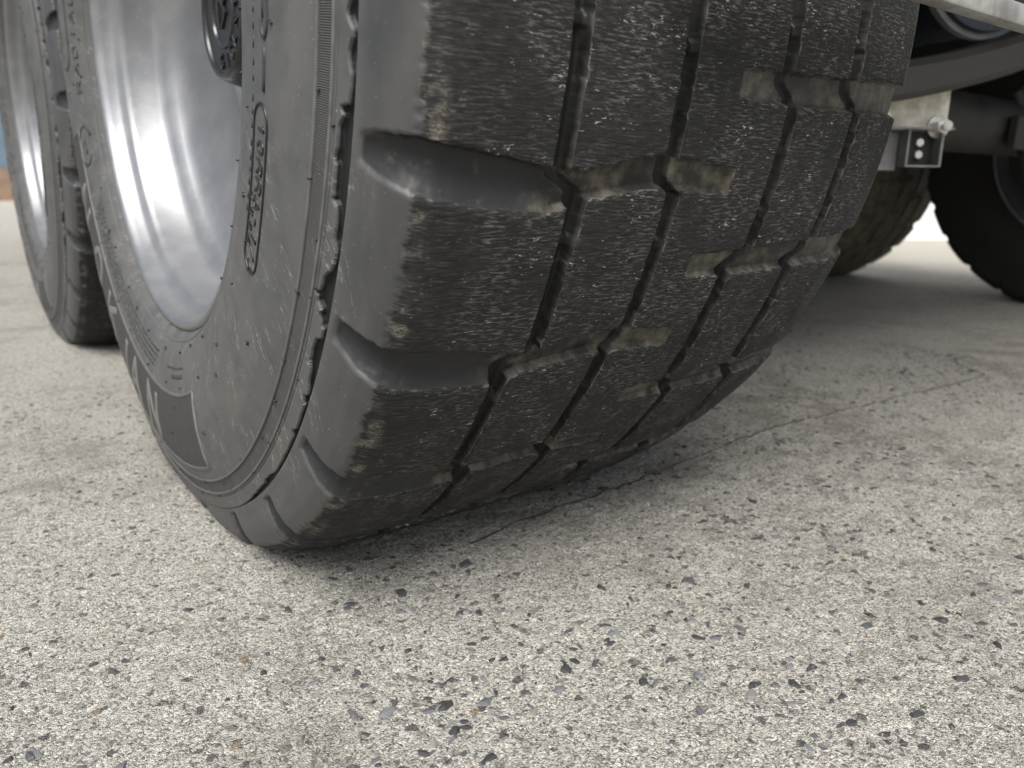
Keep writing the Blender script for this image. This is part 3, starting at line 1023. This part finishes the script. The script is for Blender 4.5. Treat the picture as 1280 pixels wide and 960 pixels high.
def build_wheel(label):
    w = empty("wheel", (0, 0, 0), label, "wheel", "tandem wheels on the near side of the trailer")
    S_ax = axis_nonuniform([(PS[0], S_R1 - .004, .0040), (S_R1 - .004, S_T - .013, .0016), (S_T - .016, S_T + .002, .00045), (S_T + .002, -.14, .0016),
                            (-.14, .155, .00135), (.155, .27, .0022), (.27, PS[-1], .008)])
    T_ax = np.radians(axis_nonuniform([(-112, -20, .14), (-20, 30, .5), (30, 112, .8), (112, 246.6, 1.6), (246.6, 247.9, 1.3)]))
    tyre = tyre_objects(w, S_ax, T_ax, True, RUB)
    # two moulded ridges either side of the serrated band
    for r in (.444, .457):
        st = Strokes()
        st.line([(a, r) for a in np.arange(-180, 180, 1.0)], .0022, .0013, closed=True)
        st.build("sidewall_ridge", RUBP, tyre)
    st = Strokes()
    st.line([(a, .3075) for a in np.arange(-180, 180, 1.5)], .0016, .0008, closed=True)
    st.build("bead_ridge", RUBP, tyre)
    # dark brand panel with its raised border and pale letters
    aa = np.linspace(-20.3, 76, 90)
    rr = np.linspace(.361, .430, 12)
    Tg, Rg = np.meshgrid(aa, rr, indexing='ij')
    V = sw(Tg, Rg, np.full_like(Tg, .0005)).reshape(-1, 3)
    I = np.arange(V.shape[0]).reshape(Tg.shape)
    F = np.stack([I[:-1, :-1], I[:-1, 1:], I[1:, 1:], I[1:, :-1]], -1).reshape(-1, 4)
    link("brand_panel", np_mesh("brand_panel", V, F), RUBD, tyre)
    st = Strokes()
    st.line([(a, .4315) for a in np.linspace(76.3, -20.6, 60)] + [(-20.9, .3965), (-20.8, .3605)] + [(a, .3600) for a in np.linspace(-20.4, 76.3, 60)], .0034, .0013, closed=True)
    st.build("panel_border", RUBP, tyre)
    for ch, th in zip("NOKIAN", (65.5, 52.5, 40.0, 28.5, 22.0, 9.5)):
        st = Strokes()
        text_on_sidewall(st, ch, th, .3975, .052, .058, 0, .0100, .0012, inward=True)
        st.build("brand_letter", RUBL, tyre)
    # RADIAL TUBELESS, the pressure mark in the oval, the emblem and the other small mouldings
    st = Strokes()
    text_on_sidewall(st, "RADIAL TUBELESS", 83.5, .333, .013, .0195, .0075, .0021, .0010)
    st.line(oval(89, 134, .357, .391), .0018, .0010, closed=True)
    st.line([(74.2, .338), (72.2, .348), (70.2, .338), (74.2, .338)], .0022, .0010)
    st.line([(72.2 + 4.3*math.cos(R(a)), .3415 + .021*math.sin(R(a))) for a in range(-60, 240, 12)], .0018, .0010)
    st.build("lettering", RUBD, tyre)  # dark rubber paints in the shadow outlining the raised letters
    st = Strokes()
    st.line(oval(-74.2, -57.2, .3715, .3960), .0017, .0010, closed=True)
    text_on_sidewall(st, "10RRA-1/A", -72.6, .3855, .0105, .0125, .0036, .0019, .0009)
    text_on_sidewall(st, "0884", -65.5, .3765, .0065, .0095, .0036, .0014, .0007)
    st.build("rating_lettering", RUBK, tyre)
    st = Strokes()
    st.line([(-96, .3935), (-81.0, .3935)] + [(-81.0 + 1.3*math.sin(R(a)), .3880 + .0055*math.cos(R(a))) for a in range(0, 181, 20)] + [(-81.4, .3825)], .0026, .0013)
    st.line([(-92, .3855), (-81.2, .3855)], .0024, .0010)
    st.line([(-78.9, .3885), (-75.3, .3885)], .0028, .0013)
    st.build("size_lettering", RUBD, tyre)  # dark strokes stand for the shadow edges of the raised letters
    # rows of small print
    st = Strokes()
    rs = random.Random(5)
    for row, r in enumerate((.3265, .3325, .3385, .3445)):
        th = 4 + row*0.8
        while th < 58:
            ln = rs.uniform(.35, 1.4)
            st.line([(th, r), (th + ln, r)], .0026, .0006, step=.02)
            th += ln + rs.choice((.35, .35, .4, 1.0))
    for row, (r, hgt) in enumerate(((.334, .0025), (.342, .0050))):
        th = -14
        while th < -3 - row*4:
            st.line([(th, r), (th + .55, r)], hgt, .0006, step=.02)
            th += .85
    th = -93
    while th < -63:
        ln = rs.uniform(.5, 1.1)
        st.line([(th, .3655 + .0005*rs.random()), (th + ln, .3655)], .0020, .0006, step=.02)
        th += ln + rs.choice((.5, .6, .9))
    st.build("small_print", RUBD, tyre, kind='stuff')
    # trimmed vent spews: little black whiskers
    st = Strokes()
    for r, n in ((.4445, 46), (.4575, 42), (.318, 34), (.352, 30), (.40, 14), (.372, 12)):
        for k in range(n):
            th = -180 + 360*(k + rs.uniform(-.3, .3))/n
            rr_ = r + rs.uniform(-.003, .003)
            ln = rs.uniform(.0012, .0042)
            dth = math.degrees(ln/rr_)*rs.uniform(-1, 1)
            st.line([(th, rr_), (th + dth, rr_ + ln*.7)], .0013, .0016, step=.01)
    st.build("vent_spew", RUBK, tyre, kind='stuff')
    for q in (("s", -.246, -79.0), ("s", -.250, -77.0), ("s", -.247, -68.0), ("s", -.242, -57.0), ("s", -.243, -52.0)):
        pass
    # ---- rim
    rim = MB().lathe_x([(-.2285, .2975), (-.2325, .2985), (-.2350, .2955), (-.2345, .2915), (-.2310, .2885), (-.2240, .2860), (-.2170, .2855), (-.2120, .2825),
                        (-.2085, .2775), (-.2050, .2750), (-.2000, .2740), (-.1720, .2690), (-.1670, .2665), (-.1620, .2615), (-.1570, .2560), (-.1520, .2525),
                        (-.1470, .2490), (-.1410, .2420), (-.1360, .2330), (-.1310, .2200), (-.1240, .1960), (-.1180, .1650), (-.1150, .1400), (-.1165, .1300),
                        (-.1200, .1230), (-.1200, .1130), (-.1120, .1060), (-.1030, .0960), (-.1010, .0600), (-.1010, .0200)], seg=180, closed=True)
    for v_ in rim.bm.verts:
        v_.co.z += ZC
    rim_o = rim.build("rim", ALU, w, smooth=R(50))
    inner = MB().lathe_x([(.229, .297), (.233, .299), (.234, .292), (.215, .285), (.20, .272), (.02, .262), (-.06, .258), (-.085, .235), (-.094, .10), (-.096, .02)], seg=96)
    for v_ in inner.bm.verts:
        v_.co.z += ZC
    inner.build("rim_barrel", ALU, w, smooth=R(50))
    # ---- hub cap
    hub = MB()
    HZ = ZC + .016
    seg = 16
    hub.lathe_x([(-.0985, .073), (-.125, .073), (-.146, .0705), (-.158, .0665), (-.1640, .0635), (-.1655, .0615), (-.1640, .0590), (-.1615, .0580), (-.1612, .030), (-.1612, .004)], seg=64, closed=True)
    for v_ in hub.bm.verts:
        an = math.atan2(v_.co.y, -v_.co.z)
        rr_ = math.hypot(v_.co.y, v_.co.z)
        if v_.co.x > -.160 and rr_ > .06:      # eight flats on the body
            f = math.cos(math.pi/8)/math.cos((an % (math.pi/4)) - math.pi/8)
            f = 1 + (f*1.0 - 1)*min(1, (v_.co.x + .160)/.02)
            v_.co.y *= f
            v_.co.z *= f
        v_.co.z += HZ
    hub_o = hub.build("hub_cap", BLACKP, w, smooth=R(28))
    ring = MB()
    ring.lathe_x([(-.1610, .0345), (-.1635, .0335), (-.1635, .0315), (-.1610, .0305)], seg=48)
    for v_ in ring.bm.verts:
        v_.co.z += HZ
    ring.build("hub_ring", HUBLET, hub_o, smooth=R(40))
    b = MB()

    def hub_text(text, rad, size, wide, a0, stepa):
        for i, ch in enumerate(text):
            ac = a0 + i*stepa
            for poly in GLYPH[ch]:
                pp = []
                for gx_, gy_ in poly:
                    a_ = R(ac) - (gx_ - .35)*wide/rad
                    r_ = rad - (gy_ - .5)*size
                    # seen from outside (-x) the bottom of the hub reads left to right as y falls
                    pp.append((-.1625, r_*math.sin(a_), HZ - r_*math.cos(a_)))
                if len(pp) > 1:
                    b.sweep(pp, .0019, .0026, up=Vector((1, 0, 0)))
    hub_text("GIGANT", .0460, .0140, .0125, 14, -21.5)
    for poly in ([(.012, .012), (.012, -.014)], [(.004, .012), (-.012, -.001), (.004, -.014)], [(-.002, .004), (-.013, .013)]):
        b.sweep([(-.1625, p[0], HZ + p[1]) for p in poly], .0028, .0030, up=Vector((1, 0, 0)))
    b.build("hub_lettering", HUBLET, hub_o, smooth=R(30))
    return w


near = build_wheel("large wheel with worn blocky tread, torn shoulder edge and silver rim, biggest of all")
second = copy_tree(near)
second.location = (0, 1.154, 0)
second['label'] = "blurred wheel with silver rim standing behind the large worn wheel, cut by the left edge"

# ---- the two wheels across the trailer, the same pattern in a plainer build
def build_far_wheel(label):
    w = empty("wheel", (0, 0, 0), label, "wheel", "tandem wheels on the far side of the trailer")
    S_ax = axis_nonuniform([(PS[0], -.27, .02), (-.27, .27, .0042), (.27, PS[-1], .02)])
    T_ax = np.radians(np.arange(-180, 180, .75))
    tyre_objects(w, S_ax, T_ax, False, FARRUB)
    b = MB().lathe_x([(.229, .297), (.234, .299), (.234, .292), (.215, .285), (.20, .272), (.02, .262), (-.08, .258), (-.110, .235), (-.115, .10), (-.118, .02)], seg=64, closed=True)
    for v_ in b.bm.verts:
        v_.co.z += ZC
    b.build("rim", ALU, w, smooth=R(50))
    h_ = MB().cyl((-.118, 0, ZC), (.05, 0, ZC), .11, .09, 32)
    h_.build("hub", STEELK, w, smooth=R(40))
    return w


DUSTY_LIT = mat_simple("lit_dusty_rubber", (0.080, 0.070, 0.054), (0.210, 0.180, 0.135), 22, (0.7, 0.85), bump=0.3, bscale=200)  # dust brown plus the light this wheel catches, put into the colour
TRK = 2.52
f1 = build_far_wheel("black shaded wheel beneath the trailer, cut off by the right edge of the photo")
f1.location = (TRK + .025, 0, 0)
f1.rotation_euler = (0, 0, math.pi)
f2 = copy_tree(f1)
f2.location = (TRK - .04, 1.154, 0)
f2['label'] = "lit brown dusty wheel half hidden behind the large worn tyre, before the white wall"

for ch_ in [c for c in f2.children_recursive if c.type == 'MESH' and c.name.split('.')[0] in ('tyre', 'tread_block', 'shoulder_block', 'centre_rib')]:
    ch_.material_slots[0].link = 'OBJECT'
    ch_.material_slots[0].material = DUSTY_LIT

# ------------------------------------------------------------------ the trailer above
tr = empty("trailer", (1.26, 0.6, 0), "dark underside of a trailer with swept arm, bright zinc bracket and grey rear rail", "trailer")
TI = Matrix.Translation((-1.26, -0.6, 0))


def tpart(mb, name, mat, parent=None, smooth=None, label=None):
    o = mb.build(name, mat, None, smooth)
    if parent is None:
        o.parent = tr
        o.matrix_parent_inverse = TI
    else:
        o.parent = parent
    if label:
        o['label'] = label
    return o


deck = tpart(MB().box((-.27, -.74, 1.06), (2.80, 4.2, 1.12)), "deck", DECKM)
for x in (.78, 1.74):
    tpart(MB().box((x - .05, -.45, .64 if x > 1.2 else .80), (x + .05, 4.2, 1.058), .006), "chassis_beam", STEELK)
for y in (-.2, .577, 1.6, 2.6):
    tpart(MB().box((-.2, y - .03, 0.98), (.728, y + .03, 1.058), .004).box((1.792, y - .03, .98), (2.7, y + .03, 1.058), .004).box((.832, y - .03, .98), (1.688, y + .03, 1.058), .004), "cross_member", STEELK)
for y in (0, 1.154):
    tpart(MB().cyl((-.10, y, ZC), (2.62, y, ZC), .062, seg=32), "axle", STEELB, smooth=R(40))
    for x0, x1 in ((.27, .36), (2.16, 2.25)):
        tpart(MB().cyl((x0, y, ZC), (x1, y, ZC), .20, seg=40), "brake_drum", STEELK, smooth=R(40))
# rear rail, galvanised angle running across the trailer just behind the tyres
tpart(MB().box((-.10, -.575, .4545), (2.60, -.560, .470), .0025).box((-.10, -.5595, .4655), (2.60, -.548, .4695), .001), "rear_rail", GALV, smooth=R(40))
for x in (.84, 1.68):
    tpart(MB().box((x - .02, -.5475, .4615), (x + .02, -.530, 1.057), .003), "rail_hanger", STEELK)


def ray_at(q, dist):
    d = (CAM_R*((q[0]-640)/CAM_F) + CAM_D*((q[1]-480)/CAM_F) + CAM_W)
    return CAM_P + d*dist


def spline(P, n=8):
    P = [Vector(p) for p in P]
    out = []
    for i in range(len(P)-1):
        p0, p1, p2, p3 = P[max(i-1, 0)], P[i], P[i+1], P[min(i+2, len(P)-1)]
        for k in range(n):
            t = k/n
            out.append(0.5*((2*p1) + (p2-p0)*t + (2*p0-5*p1+4*p2-p3)*t*t + (3*p1-p0-3*p2+p3)*t**3))
    out.append(P[-1])
    return out


# swept arm of the suspension, brake chamber, zinc bracket with its bolts
arm = spline([(.40, -.20, .452), (.62, -.22, .474), (.84, -.24, .513), (1.02, -.27, .563), (1.22, -.30, .648), (1.38, -.32, .76), (1.5, -.33, .93)], 8)
tpart(MB().sweep(arm, .07, .052), "suspension_arm", STEELA, smooth=R(40))
cc = Vector((1.00, -.19, .705))
ch_o = tpart(MB().cyl(cc, cc + Vector((.06, .16, 0)), .118, .112, 48), "brake_chamber", CHAMB, smooth=R(40))
bm_ = MB().cyl(cc + Vector((-.006, -.016, 0)), cc + Vector((-.0015, -.004, 0)), .126, .126, 48)
rg = bm_.build("chamber_ring", GREYR, None, smooth=R(40))
rg.parent = ch_o
tpart(MB().cyl(cc + Vector((-.011, -.028, 0)), cc + Vector((-.0065, -.0172, 0)), .116, .117, 48), "chamber_face", CHAMB, smooth=R(40))

yaw = Matrix.Rotation(R(-34), 4, 'Z')


def local(p, o):
    return (Matrix.Translation(o) @ yaw) @ Vector(p)


BO = Vector((.826, -.200, .438))     # lower middle of the bracket plate


def oriented_box(lo, hi, bevel, name, mat, parent=None, label=None):
    m = MB().box(lo, hi, bevel)
    bmesh.ops.transform(m.bm, matrix=Matrix.Translation(BO) @ yaw, verts=m.bm.verts)
    return tpart(m, name, mat, parent, label=label)


plate = oriented_box((-.075, -.004, -.006), (.055, .004, .060), .0015, "bracket_plate", ZINC, label="bright zinc plated bracket plate")
box_ = oriented_box((-.010, .000, -.062), (.040, .004, -.012), .001, "light_box", STEELK)
for lo, hi in (((-.013, -.022, -.065), (-.010, .004, -.010)), ((.040, -.022, -.065), (.0435, .004, -.010)), ((-.010, -.022, -.065), (.040, .000, -.0625)), ((-.075, -.020, -.0095), (.060, .004, -.0065))):
    oriented_box(lo, hi, .0006, "box_flange", GREYR, box_)
oriented_box((-.110, .006, -.070), (-.0135, .010, -.012), .001, "side_plate", GREYR)
for dx, dz in ((-.058, .008), (.040, -.004)):
    m = MB()
    a = local((dx, -.0045, dz), BO)
    m.cyl(a, local((dx, -.0085, dz), BO), .0175, seg=28)
    m.cyl(local((dx, -.0085, dz), BO), local((dx, -.024, dz), BO), .0115, seg=6)
    m.cyl(local((dx, -.024, dz), BO), local((dx, -.034, dz), BO), .0068, seg=20)
    tpart(m, "bolt", BOLTM, plate, smooth=R(35))
for dz in (-.028, -.046):
    m = MB()
    m.cyl(local((.014, -.0005, dz), BO), local((.014, -.009, dz), BO), .0062, seg=6)
    tpart(m, "bolt", BOLTM, box_, smooth=R(35))

# hoses and small fittings slung under the deck
hose = spline([(.74, -.10, .66), (.92, -.06, .60), (1.15, -.02, .565), (1.45, .02, .575), (1.75, .05, .63)], 10)
m = MB()
for a, b in zip(hose[:-1], hose[1:]):
    m.cyl(a, b + (b - a)*.05, .011, seg=12)
tpart(m, "air_hose", STEELK, smooth=R(60))
tpart(MB().box((1.50, -.085, .43), (1.60, -.064, .50), .004), "axle_bracket", STEELA)
tpart(MB().cyl((1.62, -.09, .33), (1.62, -.02, .56), .016, seg=16), "damper_rod", STEELB, smooth=R(50))

# ------------------------------------------------------------------ background
ww = empty("white_wall", (5.75, 1.95, 0), "white rendered wall glimpsed beneath the trailer between the two far wheels", "wall", rz=R(-27))
m = MB().box((-5, 0, 0), (7, .25, 3.0))
m.build("wall_face", WALLW, ww)
m = MB().box((-5, -.02, 3.0), (7, .27, 3.06), .01)
m.build("coping", WALLW, ww)
bb = empty("shed", (-3, 17.5, 0), "blurred blue shed with a brown base far away at the left edge", "building")
MB().box((-14, 0, .62), (9, 8, 4.6)).build("wall", BLUEW, bb)
MB().box((-14, -.06, 0), (9, 8, .617)).build("plinth", BROWNW, bb)
for k in range(46):
    MB().box((-14 + k*.5, -.05, .62), (-14 + k*.5 + .06, -.003, 4.6)).build("cladding_batten", BLUEW, bb)
MB().box((-14.3, -.5, 4.603), (9.3, 8.5, 4.75)).build("roof", STEELK, bb)
